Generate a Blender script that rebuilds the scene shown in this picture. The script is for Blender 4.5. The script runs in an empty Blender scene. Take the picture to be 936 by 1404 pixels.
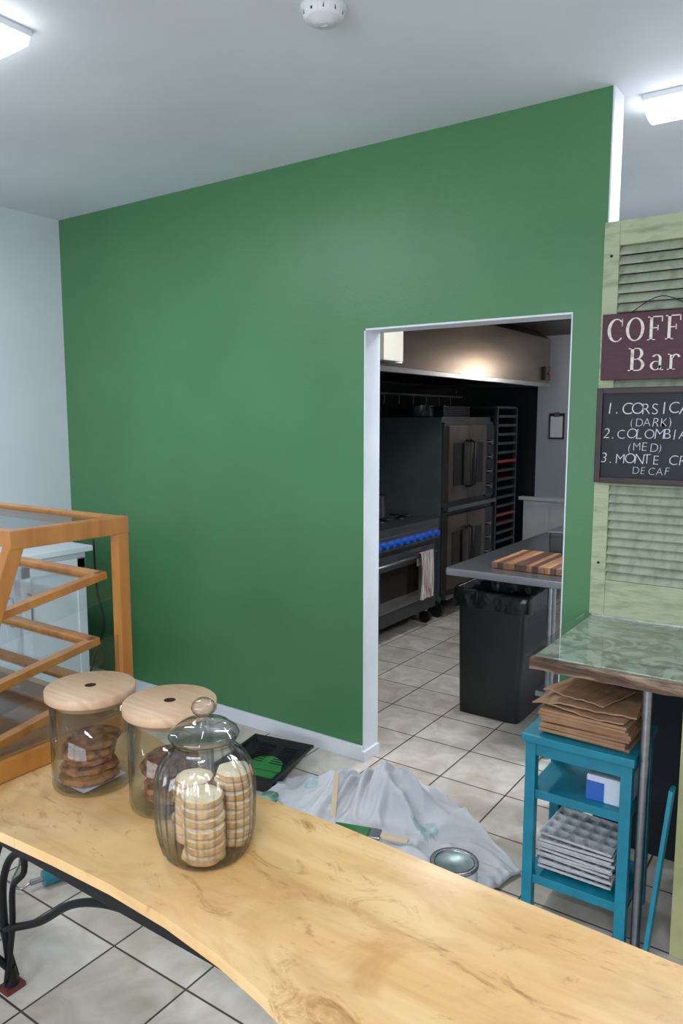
import bpy, bmesh, math, random
from mathutils import Vector, Matrix, Euler, noise
random.seed(7)
S=bpy.context.scene
S.view_settings.view_transform='Standard'
S.view_settings.look='None'

# ------------------------------------------------------------ materials
def lin(h):
    h=h.lstrip('#'); o=[]
    for i in (0,2,4):
        c=int(h[i:i+2],16)/255
        o.append(c/12.92 if c<=0.04045 else ((c+0.055)/1.055)**2.4)
    return (*o,1)
def pbr(name,col,rough=.5,metal=0,col2=None,scale=6,stretch=(1,1,1),bump=0,bscale=None,detail=4,emit=None,estr=0,alpha=None,contrast=(.35,.65),coat=0,spec=None,bdist=.01):
    m=bpy.data.materials.new(name); m.use_nodes=True
    nt=m.node_tree; b=nt.nodes['Principled BSDF']
    b.inputs['Base Color'].default_value=lin(col); b.inputs['Roughness'].default_value=rough
    b.inputs['Metallic'].default_value=metal
    if coat: b.inputs['Coat Weight'].default_value=coat; b.inputs['Coat Roughness'].default_value=.15
    if spec is not None: b.inputs['Specular IOR Level'].default_value=spec
    tc=nt.nodes.new('ShaderNodeTexCoord'); mp=nt.nodes.new('ShaderNodeMapping')
    nt.links.new(tc.outputs['Object'],mp.inputs['Vector']); mp.inputs['Scale'].default_value=stretch
    n=nt.nodes.new('ShaderNodeTexNoise'); n.inputs['Scale'].default_value=scale; n.inputs['Detail'].default_value=detail
    nt.links.new(mp.outputs['Vector'],n.inputs['Vector'])
    r=nt.nodes.new('ShaderNodeValToRGB'); e=r.color_ramp.elements
    e[0].position,e[1].position=contrast
    e[0].color=lin(col); e[1].color=lin(col2 or col)
    nt.links.new(n.outputs['Fac'],r.inputs['Fac']); nt.links.new(r.outputs['Color'],b.inputs['Base Color'])
    if bump:
        n2=nt.nodes.new('ShaderNodeTexNoise'); n2.inputs['Scale'].default_value=bscale or scale*3; n2.inputs['Detail'].default_value=5
        nt.links.new(mp.outputs['Vector'],n2.inputs['Vector'])
        bp=nt.nodes.new('ShaderNodeBump'); bp.inputs['Strength'].default_value=bump; bp.inputs['Distance'].default_value=bdist
        nt.links.new(n2.outputs['Fac'],bp.inputs['Height']); nt.links.new(bp.outputs['Normal'],b.inputs['Normal'])
    if emit:
        b.inputs['Emission Color'].default_value=lin(emit); b.inputs['Emission Strength'].default_value=estr
    return m
def glassy(name,tint='#FDFEFE',ior=1.45,rough=.02,edge=None,epow=.35,lo=.3,hi=.95):
    # thin clear glass: straight-through transmission + fresnel reflection, darker towards the rim
    m=bpy.data.materials.new(name); m.use_nodes=True; nt=m.node_tree
    nt.nodes.remove(nt.nodes['Principled BSDF']); out=nt.nodes['Material Output']
    tr=nt.nodes.new('ShaderNodeBsdfTransparent'); tr.inputs['Color'].default_value=lin(tint)
    mx=nt.nodes.new('ShaderNodeMixShader')
    g=nt.nodes.new('ShaderNodeBsdfGlossy'); g.inputs['Roughness'].default_value=rough
    fr=nt.nodes.new('ShaderNodeFresnel'); ge=nt.nodes.new('ShaderNodeNewGeometry')
    mr=nt.nodes.new('ShaderNodeMapRange'); mr.inputs['To Min'].default_value=ior; mr.inputs['To Max'].default_value=1/ior
    nt.links.new(ge.outputs['Backfacing'],mr.inputs['Value']); nt.links.new(mr.outputs[0],fr.inputs['IOR'])
    nt.links.new(fr.outputs[0],mx.inputs[0])
    if edge:
        lw=nt.nodes.new('ShaderNodeLayerWeight'); lw.inputs['Blend'].default_value=epow
        r=nt.nodes.new('ShaderNodeValToRGB'); r.color_ramp.elements[0].color=lin(tint); r.color_ramp.elements[1].color=lin(edge)
        r.color_ramp.elements[0].position=lo; r.color_ramp.elements[1].position=hi
        nt.links.new(lw.outputs['Facing'],r.inputs['Fac']); nt.links.new(r.outputs['Color'],tr.inputs['Color'])
    nt.links.new(tr.outputs[0],mx.inputs[1]); nt.links.new(g.outputs[0],mx.inputs[2]); nt.links.new(mx.outputs[0],out.inputs[0])
    return m
def tile_mat():
    m=bpy.data.materials.new('floor_tile'); m.use_nodes=True; nt=m.node_tree; b=nt.nodes['Principled BSDF']
    tc=nt.nodes.new('ShaderNodeTexCoord'); mp=nt.nodes.new('ShaderNodeMapping'); mp.inputs['Location'].default_value=(-.09,-.105,0)
    nt.links.new(tc.outputs['Object'],mp.inputs['Vector'])
    br=nt.nodes.new('ShaderNodeTexBrick'); br.offset=0; br.squash=1
    br.inputs['Scale'].default_value=1; br.inputs['Brick Width'].default_value=.32; br.inputs['Row Height'].default_value=.32
    br.inputs['Mortar Size'].default_value=.0038; br.inputs['Mortar Smooth'].default_value=.2
    br.inputs['Color1'].default_value=lin('#D4CFCA'); br.inputs['Color2'].default_value=lin('#C0B8AE'); br.inputs['Mortar'].default_value=lin('#4A443E')
    nt.links.new(mp.outputs[0],br.inputs['Vector'])
    n=nt.nodes.new('ShaderNodeTexNoise'); n.inputs['Scale'].default_value=7; n.inputs['Detail'].default_value=7; n.inputs['Distortion'].default_value=1.2
    nt.links.new(tc.outputs['Object'],n.inputs['Vector'])
    r=nt.nodes.new('ShaderNodeValToRGB'); r.color_ramp.elements[0].position=.3; r.color_ramp.elements[1].position=.7
    r.color_ramp.elements[0].color=lin('#D2C8BA'); r.color_ramp.elements[1].color=(1,1,1,1)
    nt.links.new(n.outputs['Fac'],r.inputs['Fac'])
    mx=nt.nodes.new('ShaderNodeMixRGB'); mx.blend_type='MULTIPLY'; mx.inputs[0].default_value=.8
    nt.links.new(br.outputs['Color'],mx.inputs[1]); nt.links.new(r.outputs['Color'],mx.inputs[2])
    nt.links.new(mx.outputs[0],b.inputs['Base Color']); b.inputs['Roughness'].default_value=.38
    bp=nt.nodes.new('ShaderNodeBump'); bp.inputs['Strength'].default_value=.6; bp.inputs['Distance'].default_value=.004; bp.invert=True
    nt.links.new(br.outputs['Fac'],bp.inputs['Height']); nt.links.new(bp.outputs[0],b.inputs['Normal'])
    return m
def wood_mat(name,c1,c2,c3,axis=0,rough=.35,coat=.2,stain=None,sc0=9,swirl=None):
    m=bpy.data.materials.new(name); m.use_nodes=True; nt=m.node_tree; b=nt.nodes['Principled BSDF']
    tc=nt.nodes.new('ShaderNodeTexCoord'); mp=nt.nodes.new('ShaderNodeMapping')
    sc=[sc0]*3; sc[axis]=sc0/10; mp.inputs['Scale'].default_value=sc
    nt.links.new(tc.outputs['Object'],mp.inputs['Vector'])
    n=nt.nodes.new('ShaderNodeTexNoise'); n.inputs['Scale'].default_value=1.3; n.inputs['Detail'].default_value=8; n.inputs['Distortion'].default_value=.8; n.inputs['Roughness'].default_value=.6
    nt.links.new(mp.outputs[0],n.inputs['Vector'])
    r=nt.nodes.new('ShaderNodeValToRGB'); e=r.color_ramp.elements
    e[0].position=.3; e[0].color=lin(c1); e[1].position=.72; e[1].color=lin(c3)
    q=e.new(.5); q.color=lin(c2)
    nt.links.new(n.outputs['Fac'],r.inputs['Fac']); last=r.outputs['Color']
    def over(scale,lo,hi,col,dist,detail,mapped=None,rough_=.6,amt=1):
        nonlocal last
        n3=nt.nodes.new('ShaderNodeTexNoise'); n3.inputs['Scale'].default_value=scale; n3.inputs['Detail'].default_value=detail; n3.inputs['Distortion'].default_value=dist; n3.inputs['Roughness'].default_value=rough_
        if mapped:
            m3=nt.nodes.new('ShaderNodeMapping'); m3.inputs['Scale'].default_value=mapped; nt.links.new(tc.outputs['Object'],m3.inputs['Vector']); nt.links.new(m3.outputs[0],n3.inputs['Vector'])
        else: nt.links.new(tc.outputs['Object'],n3.inputs['Vector'])
        r3=nt.nodes.new('ShaderNodeValToRGB'); r3.color_ramp.elements[0].position=lo; r3.color_ramp.elements[1].position=hi
        r3.color_ramp.elements[0].color=(0,0,0,1); r3.color_ramp.elements[1].color=(amt,amt,amt,1)
        nt.links.new(n3.outputs['Fac'],r3.inputs['Fac'])
        mx=nt.nodes.new('ShaderNodeMixRGB'); mx.inputs[2].default_value=lin(col)
        nt.links.new(r3.outputs['Color'],mx.inputs[0]); nt.links.new(last,mx.inputs[1]); last=mx.outputs[0]
    if stain:
        over(2.3,.45,.8,'#EBCE9E',1,3)
        over(1,.5,.72,'#BE8D50',.5,5,(2.2,20,3),amt=.5)
        over(3.2,.47,.78,stain,1.4,5,(1,1.6,1))
        over(7,.56,.70,'#94642F',1.6,8,(1,1.8,1),rough_=.72,amt=.8)
    if swirl:
        over(5,.48,.56,swirl,3.5,4,amt=.7)
    nt.links.new(last,b.inputs['Base Color']); b.inputs['Roughness'].default_value=rough
    b.inputs['Coat Weight'].default_value=coat; b.inputs['Coat Roughness'].default_value=.2
    return m

M={}
M['green']=pbr('green_wall_paint','#42744A',.40,col2='#467A4E',scale=2,bump=.06,bscale=90)
M['white']=pbr('white_wall_paint','#CCD2DA',.6,col2='#D2D8DF',scale=2,bump=.04,bscale=80)
M['ceil']=pbr('ceiling_paint','#D9DDE4',.75,col2='#CED2DA',scale=1.3,contrast=(.4,.7))
M['trimw']=pbr('trim_white','#D5D8DC',.4,col2='#CBCFD6',scale=5)
M['tile']=tile_mat()
M['ctr']=wood_mat('birch_counter','#D1A365','#D9AF74','#E1BD87',0,.34,.3,stain='#BA8A4E')
M['case']=wood_mat('oak_case','#965C22','#AA702E','#B77E3A',2,.4,.2)
M['lid']=wood_mat('lid_wood','#AE8E6E','#BD9D7E','#C9AC8F',0,.5,0,sc0=22)
M['hole']=pbr('lid_hole','#3A2516',.8)
M['iron']=pbr('black_iron','#17181B',.45,.5)
M['footr']=pbr('iron_foot_red','#5a2420',.6)
M['blk']=pbr('black_plastic','#101114',.38,col2='#17181b',scale=12)
M['shadepan']=pbr('shade_dark','#16202a',.6,col2='#101820',scale=12)  # shade under the right counter, put into the colour
M['bag']=pbr('bag_plastic','#0B0C0F',.22,bump=.5,bscale=25)
M['steel']=pbr('stainless','#9a9ca0',.28,.95,col2='#8a8d92',scale=3,stretch=(1,1,14))
M['steeld']=pbr('stainless_dark','#5d5e62',.35,.8,col2='#4c4d51',scale=3)
M['hood']=pbr('hood_steel','#7d7169',.27,.97,col2='#665c55',scale=1.6,stretch=(1,.5,4),bump=.05,bscale=3)
M['ovens']=pbr('oven_side','#545b5f',.42,.5,col2='#4a5155',scale=4)
M['ovend']=pbr('oven_door','#8d8078',.28,.9,col2='#6d625b',scale=3)
M['dark']=pbr('dark_glass','#15120f',.12)
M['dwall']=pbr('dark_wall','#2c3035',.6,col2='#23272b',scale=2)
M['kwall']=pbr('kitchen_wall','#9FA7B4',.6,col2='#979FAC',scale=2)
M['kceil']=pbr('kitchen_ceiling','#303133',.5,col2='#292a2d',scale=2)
M['blue']=pbr('blue_knob','#1E4FB4',.35)
M['red']=pbr('red_plastic','#9a2a26',.4)
M['teal']=pbr('turquoise_paint','#117F96',.42,col2='#0E7488',scale=14,bump=.1)
M['kraft']=pbr('kraft_paper','#A4805F',.8,col2='#906C50',scale=10,bump=.25)
M['pulp']=pbr('paper_pulp','#B9BBBE',.9,col2='#A9ACB0',scale=40,bump=.3)
M['boxw']=pbr('carton_white','#C9D3E2',.5); M['boxb']=pbr('carton_blue','#2C62B4',.45)
M['shut']=pbr('shutter_paint','#A0A888',.6,col2='#768365',scale=9,stretch=(1,1,4),bump=.3,detail=8,contrast=(.48,.75))
M['shutl']=pbr('shutter_louver','#A2AB93',.6,col2='#7C8872',scale=14,stretch=(2,1,1),bump=.2,detail=8,contrast=(.45,.75))
M['cream']=pbr('cream_green','#A9A878',.55,col2='#9A9A6B',scale=8)
M['sign']=pbr('sign_maroon','#4A1F2B',.6,col2='#3B1822',scale=16,stretch=(1,1,5),detail=8)
M['chalk']=pbr('chalkboard','#10141B',.65,col2='#1a2029',scale=9)
M['frame']=pbr('frame_walnut','#2F1B17',.5,col2='#22120f',scale=20)
M['ink']=pbr('sign_lettering','#D8CFC4',.7,col2='#a3958f',scale=60,contrast=(.5,.75))
M['chk']=pbr('chalk_lettering','#D0D4DA',.9,col2='#a9b0ba',scale=120)
M['weath']=wood_mat('weathered_wood','#7f7968','#A39F8C','#C4C1B2',0,.6,0,swirl='#D9D8CC')
M['edgew']=wood_mat('weathered_edge','#1c120d','#5a4030','#b09a80',0,.7,0,sc0=30)
M['cloth']=pbr('drop_cloth','#BDBEC2',.9,col2='#ABADB2',scale=4,bump=.3,bscale=14,contrast=(.4,.7),bdist=.03)
M['stain']=pbr('cloth_stain','#7C9C9E',.9,col2='#A9B3B5',scale=30)
M['paint']=pbr('green_paint_wet','#2A6B38',.15,col2='#347A42',scale=9)
M['tin']=pbr('tin','#9b9da0',.25,.9)
M['lbl']=pbr('can_label','#C8CCD0',.5)
M['canin']=pbr('paint_residue','#8fa79a',.3,col2='#4d6f5c',scale=15,contrast=(.45,.55))
M['canlid']=pbr('can_lid_paint','#a9b3b5',.35,.5,col2='#7f9390',scale=20)
M['stick']=pbr('stick_wood','#C8B597',.7)
M['tealp']=pbr('teal_plastic','#1E6E7C',.3)
M['glass']=glassy('jar_glass',edge='#CBD4D0',epow=.3)
M['ribg']=glassy('ribbed_glass',edge='#6E7C78',epow=.42,ior=1.75,rough=.04,tint='#FDFEFE',lo=.18,hi=.9)
M['lidg']=glassy('lid_glass',edge='#8A9894',epow=.4,ior=1.6,rough=.03,lo=.2,hi=.95)
M['plexi']=glassy('plexiglass','#FAFCFD',ior=1.35,edge='#CBD6DA',epow=.2)
M['tglass']=glassy('table_glass','#F6FBF9',ior=1.45)
M['ck1']=pbr('oat_cookie','#5E371D',.9,col2='#946338',scale=38,bump=1,bscale=50,detail=7,contrast=(.4,.6))
M['ck2']=pbr('short_cookie_top','#E6D6B8',.85,col2='#DAC49C',scale=40,bump=.5,bscale=80)
M['ck3']=pbr('short_cookie_edge','#A97E4E',.85,col2='#CDA674',scale=40,bump=.5)
M['tube']=pbr('light_diffuser','#FFFFFF',.4,emit='#F4F9FF',estr=11)
M['bulb']=pbr('glint_bulb_glow','#FFFFFF',.4,emit='#FFE6C4',estr=30)  # glow of the added, unseen bulb behind the hood highlight
M['plast']=pbr('white_plastic','#D9DBDD',.4)
M['cord']=pbr('black_cord','#101010',.5)
M['cab']=pbr('white_cabinet','#CFD6DB',.45)
M['butch']=wood_mat('butcher_block','#4A2C1B','#7a5235','#A67E58',1,.5,0)
M['butch2']=wood_mat('butcher_block_dark','#2a1810','#452b1d','#5f402c',1,.5,0)
M['towel']=pbr('towel','#B7B2AF',.95,col2='#6e3438',scale=30,stretch=(1,12,.2),contrast=(.5,.56))
M['paper']=pbr('paper','#C5CEDA',.8)
M['beige']=pbr('beige_box','#8F8B80',.5)
M['winf']=pbr('window_frame_white','#E0E0E0',.4)

# ------------------------------------------------------------ builder
class B:
    def __init__(s,name): s.n=name; s.bm=bmesh.new(); s.mats=[]
    def _m(s,k):
        if k not in s.mats: s.mats.append(k)
        return s.mats.index(k)
    def add(s,verts,faces,k,smooth=False):
        i=s._m(k); vs=[s.bm.verts.new(v) for v in verts]
        for f in faces:
            try:
                fc=s.bm.faces.new([vs[j] for j in f]); fc.material_index=i; fc.smooth=smooth
            except ValueError: pass
    def addbm(s,b2,k,smooth=False):
        b2.verts.ensure_lookup_table(); b2.verts.index_update()
        s.add([v.co.copy() for v in b2.verts],[[v.index for v in f.verts] for f in b2.faces],k,smooth); b2.free()
    def box(s,x0,x1,y0,y1,z0,z1,k,bev=0,R=None,pivot=None):
        b2=bmesh.new(); bmesh.ops.create_cube(b2,size=1)
        c=Vector(((x0+x1)/2,(y0+y1)/2,(z0+z1)/2))
        for v in b2.verts: v.co=Vector((v.co.x*(x1-x0),v.co.y*(y1-y0),v.co.z*(z1-z0)))
        if bev: bmesh.ops.bevel(b2,geom=b2.edges[:],offset=bev,segments=2,profile=.7,affect='EDGES')
        if R is not None:
            Rm=Euler(R).to_matrix(); p=Vector(pivot) if pivot else c
            for v in b2.verts: v.co=Rm@(v.co+c-p)+p
        else:
            for v in b2.verts: v.co+=c
        s.addbm(b2,k)
    def beam(s,p0,p1,w,d,k,bev=0,side=(1,0,0)):
        p0=Vector(p0);p1=Vector(p1); z=(p1-p0); L=z.length; z.normalize(); x=Vector(side); x=(x-z*x.dot(z)).normalized(); y=z.cross(x)
        b2=bmesh.new(); bmesh.ops.create_cube(b2,size=1)
        for v in b2.verts: v.co=Vector((v.co.x*w,v.co.y*d,v.co.z*L))
        if bev: bmesh.ops.bevel(b2,geom=b2.edges[:],offset=bev,segments=2,profile=.7,affect='EDGES')
        c=(p0+p1)/2
        for v in b2.verts: v.co=c+x*v.co.x+y*v.co.y+z*v.co.z
        s.addbm(b2,k)
    def cyl(s,p0,p1,r0,k,r1=None,seg=24,smooth=True):
        r1=r0 if r1 is None else r1
        p0=Vector(p0);p1=Vector(p1); d=(p1-p0).normalized(); q=d.to_track_quat('Z','Y').to_matrix()
        vs=[];fs=[]
        for p,r in((p0,r0),(p1,r1)):
            for i in range(seg):
                a=2*math.pi*i/seg; vs.append(p+q@Vector((r*math.cos(a),r*math.sin(a),0)))
        for i in range(seg):
            j=(i+1)%seg; fs.append((i,j,seg+j,seg+i))
        s.add(vs,fs,k,smooth); 
        s.add(vs[:seg],[tuple(range(seg))[::-1]],k); s.add(vs[seg:],[tuple(range(seg))],k)
    def lathe(s,c,prof,k,seg=48,rib=None,smooth=True,cap=False,jit=None):
        vs=[];fs=[];n=len(prof)
        for idx,(r,z) in enumerate(prof):
            for i in range(seg):
                a=2*math.pi*i/seg; rr=r
                if rib: rr=r*(1+rib[1]*rib[2](z)*math.cos(rib[0]*a))
                if jit: rr*=1+jit*noise.noise(Vector((c[0]*31+math.cos(a)*2.5,math.sin(a)*2.5,c[2]*90+z*50)))
                vs.append((c[0]+rr*math.cos(a),c[1]+rr*math.sin(a),c[2]+z))
        for m in range(n-1):
            for i in range(seg):
                j=(i+1)%seg; fs.append((m*seg+i,m*seg+j,(m+1)*seg+j,(m+1)*seg+i))
        if cap:
            fs.append(tuple(range(seg))[::-1]); fs.append(tuple((n-1)*seg+i for i in range(seg)))
        s.add(vs,fs,k,smooth)
    def tube(s,pts,r,k,seg=10,sub=6,closed=False):
        P=[Vector(p) for p in pts]; out=[]
        if len(P)>2 and sub>1:
            for i in range(len(P)-1):
                a=P[max(i-1,0)];b=P[i];c=P[i+1];d=P[min(i+2,len(P)-1)]
                for t in range(sub):
                    u=t/sub
                    out.append(.5*((2*b)+(-a+c)*u+(2*a-5*b+4*c-d)*u*u+(-a+3*b-3*c+d)*u**3))
            out.append(P[-1])
        else: out=P
        vs=[];fs=[]; up=Vector((0,0,1))
        t=(out[1]-out[0]).normalized()
        if abs(t.dot(up))>.95: up=Vector((1,0,0))
        nrm=(up-t*up.dot(t)).normalized()
        for i,p in enumerate(out):
            t=(out[min(i+1,len(out)-1)]-out[max(i-1,0)]).normalized()
            nrm=(nrm-t*nrm.dot(t)).normalized(); bn=t.cross(nrm)
            for j in range(seg):
                a=2*math.pi*j/seg; vs.append(p+nrm*r*math.cos(a)+bn*r*math.sin(a))
        for i in range(len(out)-1):
            for j in range(seg):
                q=(j+1)%seg; fs.append((i*seg+j,i*seg+q,(i+1)*seg+q,(i+1)*seg+j))
        fs.append(tuple(range(seg))[::-1]); fs.append(tuple((len(out)-1)*seg+j for j in range(seg)))
        s.add(vs,fs,k,True)
    def prism(s,pts,z0,z1,k,kt=None,bev=0):
        b2=bmesh.new(); n=len(pts)
        lo=[b2.verts.new((x,y,z0)) for x,y in pts]; hi=[b2.verts.new((x,y,z1)) for x,y in pts]
        b2.faces.new(lo[::-1]); tf=b2.faces.new(hi)
        for i in range(n): b2.faces.new((lo[i],lo[(i+1)%n],hi[(i+1)%n],hi[i]))
        if bev: bmesh.ops.bevel(b2,geom=[e for e in b2.edges if all(v in hi for v in e.verts) ],offset=bev,segments=3,affect='EDGES')
        s.addbm(b2,k)
    def grid(s,nx,ny,fn,k,smooth=True):
        vs=[fn(i/nx,j/ny) for j in range(ny+1) for i in range(nx+1)]
        fs=[(j*(nx+1)+i,j*(nx+1)+i+1,(j+1)*(nx+1)+i+1,(j+1)*(nx+1)+i) for j in range(ny) for i in range(nx)]
        s.add(vs,fs,k,smooth)
    def done(s,origin=None,M4=None,normals=True,rotz=None):
        if normals: bmesh.ops.recalc_face_normals(s.bm,faces=s.bm.faces[:])
        cs=[v.co for v in s.bm.verts]
        if origin is None:
            xs=[c.x for c in cs];ys=[c.y for c in cs];zs=[c.z for c in cs]
            origin=((min(xs)+max(xs))/2,(min(ys)+max(ys))/2,min(zs))
        o=Vector(origin)
        for v in s.bm.verts: v.co-=o
        me=bpy.data.meshes.new(s.n); s.bm.to_mesh(me); s.bm.free()
        for k in s.mats: me.materials.append(M[k])
        ob=bpy.data.objects.new(s.n,me); S.collection.objects.link(ob); ob.location=o
        return ob
def solid(name,k,*boxes,**kw):
    b=B(name)
    for x in boxes: b.box(*x,k,**kw)
    return b.done()

# ------------------------------------------------------------ room shell
H=2.84; XL=-4.107; YW=2.919; YW2=3.04; DX0=-1.895; DX1=-.947; XE=-.83; DH=2.053
XR=3.0; YB=-3.0
b=B('floor'); b.box(XL-.12,XR+.1,YB-.1,8.1,-.1,0,'tile'); b.done(origin=(0,0,0))
solid('wall_green','green',(XL,DX0,YW,YW2,0,H),(DX0,DX1,YW,YW2,DH,H),(DX1,XE,YW,YW2,0,H))
b=B('wall_left'); b.box(XL-.12,XL,YB,YW2,0,H,'white'); b.done()
b=B('wall_right'); b.box(XR,XR+.1,YB,5.05,0,H,'white'); b.done()
solid('wall_rear','white',(XL,-2.6,YB-.1,YB,0,H),(1.6,XR,YB-.1,YB,0,H),(-2.6,1.6,YB-.1,YB,0,.8),(-2.6,1.6,YB-.1,YB,2.4,H))
b=B('window_1')
for x in(-2.6,-1.23,.17,1.54): b.box(x,x+.06,YB-.09,YB-.02,.8,2.4,'winf')
b.box(-2.6,1.6,YB-.09,YB-.02,.8,.86,'winf'); b.box(-2.6,1.6,YB-.09,YB-.02,2.34,2.4,'winf'); b.done()
solid('wall_back','white',(-1.55,XR,4.95,5.05,0,H))
solid('ceiling','ceil',(XL-.12,XR+.1,YB-.1,YW2,H,H+.1),(-1.55,XR+.1,YW2,5.05,H,H+.1))
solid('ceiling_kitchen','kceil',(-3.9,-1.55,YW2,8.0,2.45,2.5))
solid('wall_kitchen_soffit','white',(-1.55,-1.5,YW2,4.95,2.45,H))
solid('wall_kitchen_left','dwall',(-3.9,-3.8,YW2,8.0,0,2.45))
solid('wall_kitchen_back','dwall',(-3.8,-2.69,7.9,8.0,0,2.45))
solid('wall_kitchen_right','kwall',(-1.55,-1.45,5.05,8.0,0,2.45))
b=B('wall_kitchen_column'); b.box(-2.69,-1.55,7.3,8.0,0,2.45,'kwall'); b.done()
b=B('trim_wainscot'); b.box(-2.78,-1.55,7.24,7.3,0,.84,'trimw'); b.box(-2.82,-1.55,7.2,7.3,.84,.87,'trimw')
for x in(-2.74,-2.5,-2.26): b.box(x,x+.2,7.232,7.24,.15,.78,'trimw',bev=.003)
b.done()
b=B('trim_door'); 
b.box(DX0-.0,DX0+.006,YW-.002,YW2+.004,0,DH,'trimw'); b.box(DX0,DX1,YW-.002,YW2+.004,DH-.008,DH,'trimw'); b.box(DX1-.006,DX1,YW+.002,YW2,0,DH,'trimw'); b.done()
b=B('trim_wall_end'); b.box(XE,XE+.006,YW-.002,YW2,0,H,'trimw'); b.done()
b=B('baseboard_green'); b.box(XL+.0,DX0+.004,YW-.016,YW-.002,0,.075,'trimw',bev=.003); b.box(DX0,DX0+.02,YW-.016,YW2,0,.05,'trimw',bev=.003); b.done()
b=B('baseboard_left'); b.box(XL,XL+.014,YB,YW-.02,0,.075,'trimw',bev=.003); b.done()

# ------------------------------------------------------------ ceiling fixtures
def fixture(x0,x1,y0,y1,zt=H,name='ceiling_light',hh=.05):
    b=B(name); b.box(x0,x1,y0,y1,zt-.022,zt,'plast',bev=.004)
    n=12; prof=[]
    for i in range(n+1):
        a=math.pi*i/n; prof.append(((y0+y1)/2-(y1-y0)/2*.96*math.cos(a), zt-.022-hh*math.sin(a)**.6))
    vs=[(x0+.01,y,z) for y,z in prof]+[(x1-.01,y,z) for y,z in prof]
    fs=[(i,i+1,n+2+i,n+1+i) for i in range(n)]+[tuple(range(n+1)),tuple(range(n+1,2*n+2))]
    b.add(vs,fs,'tube')
    return b.done()
def area(name,loc,sx,sy,e,col,rot=(0,0,0)):
    l=bpy.data.lights.new(name,'AREA'); l.shape='RECTANGLE'; l.size=sx; l.size_y=sy; l.energy=e; l.color=col
    o=bpy.data.objects.new(name,l); S.collection.objects.link(o); o.location=loc; o.rotation_euler=rot; return o
C=(.88,.94,1)
for i,(x0,x1,y0,y1,e) in enumerate([(-3.42,-2.2,1.26,1.50,17),(-.765,.455,3.06,3.24,12),(-.3,.92,-1.0,-.78,48),(.3,1.5,3.9,4.1,70)]):  # third (behind camera) is unseen, added as room fill
    fixture(x0,x1,y0,y1); area('fixture_lamp',((x0+x1)/2,(y0+y1)/2,H-.085),x1-x0,y1-y0,e,C)  # fourth is unseen too, added to brighten the back wall and ceiling
fixture(-1.95,-1.75,3.1,4.2,2.45)  # unseen fixture, added to light the kitchen
area('kitchen_fill_lamp',(-1.85,3.65,2.35),.2,1.1,20,(.95,.96,1))  # added fill light under that fixture
b=B('hood_glint_bulb'); px,py,pz=-1.68,6.7,2.17  # unseen bulb, added to give the hood its bright highlight
b.lathe((px,py,pz),[(0,-.045),(.02,-.042),(.038,-.025),(.045,0),(.038,.024),(.022,.045),(.016,.06)],'bulb',24)
b.lathe((px,py,pz),[(.018,.058),(.02,.06),(.02,.095),(0,.1)],'cord',20); b.cyl((px,py,pz+.09),(px,py,2.45),.004,'cord'); b.done()
l=bpy.data.lights.new('hood_glint_lamp','POINT'); l.energy=9; l.color=(1,.9,.78); l.shadow_soft_size=.05  # added point light at that bulb, also lifts the back kitchen
o=bpy.data.objects.new('hood_glint_lamp',l); S.collection.objects.link(o); o.location=(px-.0,py,pz-.11)
area('window_daylight',(-.5,YB-.2,1.6),4.1,1.6,165,(.84,.91,1),(math.radians(97),0,0))
b=B('smoke_detector'); b.lathe((-1.384,1.906,H),[(.0,-.046),(.03,-.046),(.034,-.04),(.05,-.038),(.058,-.03),(.06,-.012),(.068,-.01),(.068,0),(0,0)],'plast',48)
b.lathe((-1.384,1.906,H-.048),[(.012,0),(.012,.004),(0,.004)],'trimw',16)
for i in range(20):
    a=i*math.pi/10; b.box(-1.384+.056*math.cos(a)-.003,-1.384+.056*math.cos(a)+.003,1.906+.056*math.sin(a)-.003,1.906+.056*math.sin(a)+.003,H-.028,H-.016,'cord' if i%2 else 'plast')
b.done()

# ------------------------------------------------------------ foreground counter
ZT=.80
near=[(-3.2,.80),(-2.4,.80),(-1.8,.795),(-1.415,.80),(-1.25,.81),(-1.083,.815),(-.93,.81),(-.787,.794),(-.69,.775),(-.607,.753),(-.45,.72),(-.2,.69),(.2,.68),(.9,.68)]
far=[(.9,1.19),(.3,1.188),(-.17,1.19),(-.55,1.205),(-.85,1.222),(-1.08,1.217),(-1.3,1.235),(-1.5,1.30),(-1.7,1.335),(-2.2,1.34),(-3.2,1.34)]
b=B('wooden_counter'); b.prism(near+far,ZT-.022,ZT,'ctr',bev=.004)
b.box(-3.1,.85,.84,.865,ZT-.075,ZT-.024,'iron',bev=.002); b.box(-3.1,.85,1.13,1.155,ZT-.075,ZT-.024,'iron',bev=.002)
for x in(-3.1,-1.9,-.5,.82): b.box(x,x+.03,.865,1.13,ZT-.07,ZT-.026,'iron')
def leg(X,s):
    y=1.1
    b.tube([(X,y,.03),(X-.02*s,y,.2),(X-.01*s,y,.34),(X+.06*s,y,.44),(X+.2*s,y,.47),(X+.34*s,y,.54),(X+.38*s,y,.73)],.011,'iron')
    b.tube([(X,y+.015,.03),(X-.045*s,y,.22),(X-.045*s,y,.38),(X+.03*s,y,.49),(X+.17*s,y,.52),(X+.24*s,y,.6),(X+.25*s,y,.73)],.009,'iron')
    b.tube([(X,y-.015,.03),(X+.02*s,y,.2),(X+.035*s,y,.33),(X+.1*s,y,.42),(X+.04*s,y,.6),(X-.02*s,y,.73)],.009,'iron')
    b.box(X-.025,X+.025,y-.03,y+.03,.002,.016,'footr',bev=.004)
    b.cyl((X,y,.016),(X,y,.07),.02,'iron',.012)
    b.tube([(X-.04*s,y,.17),(X+.15*s,y,.27),(X+.3*s,y,.38),(X+.44*s,y,.44),(X+.6*s,y,.47)],.011,'iron')
leg(-1.93,1); leg(.3,-1)
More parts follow.
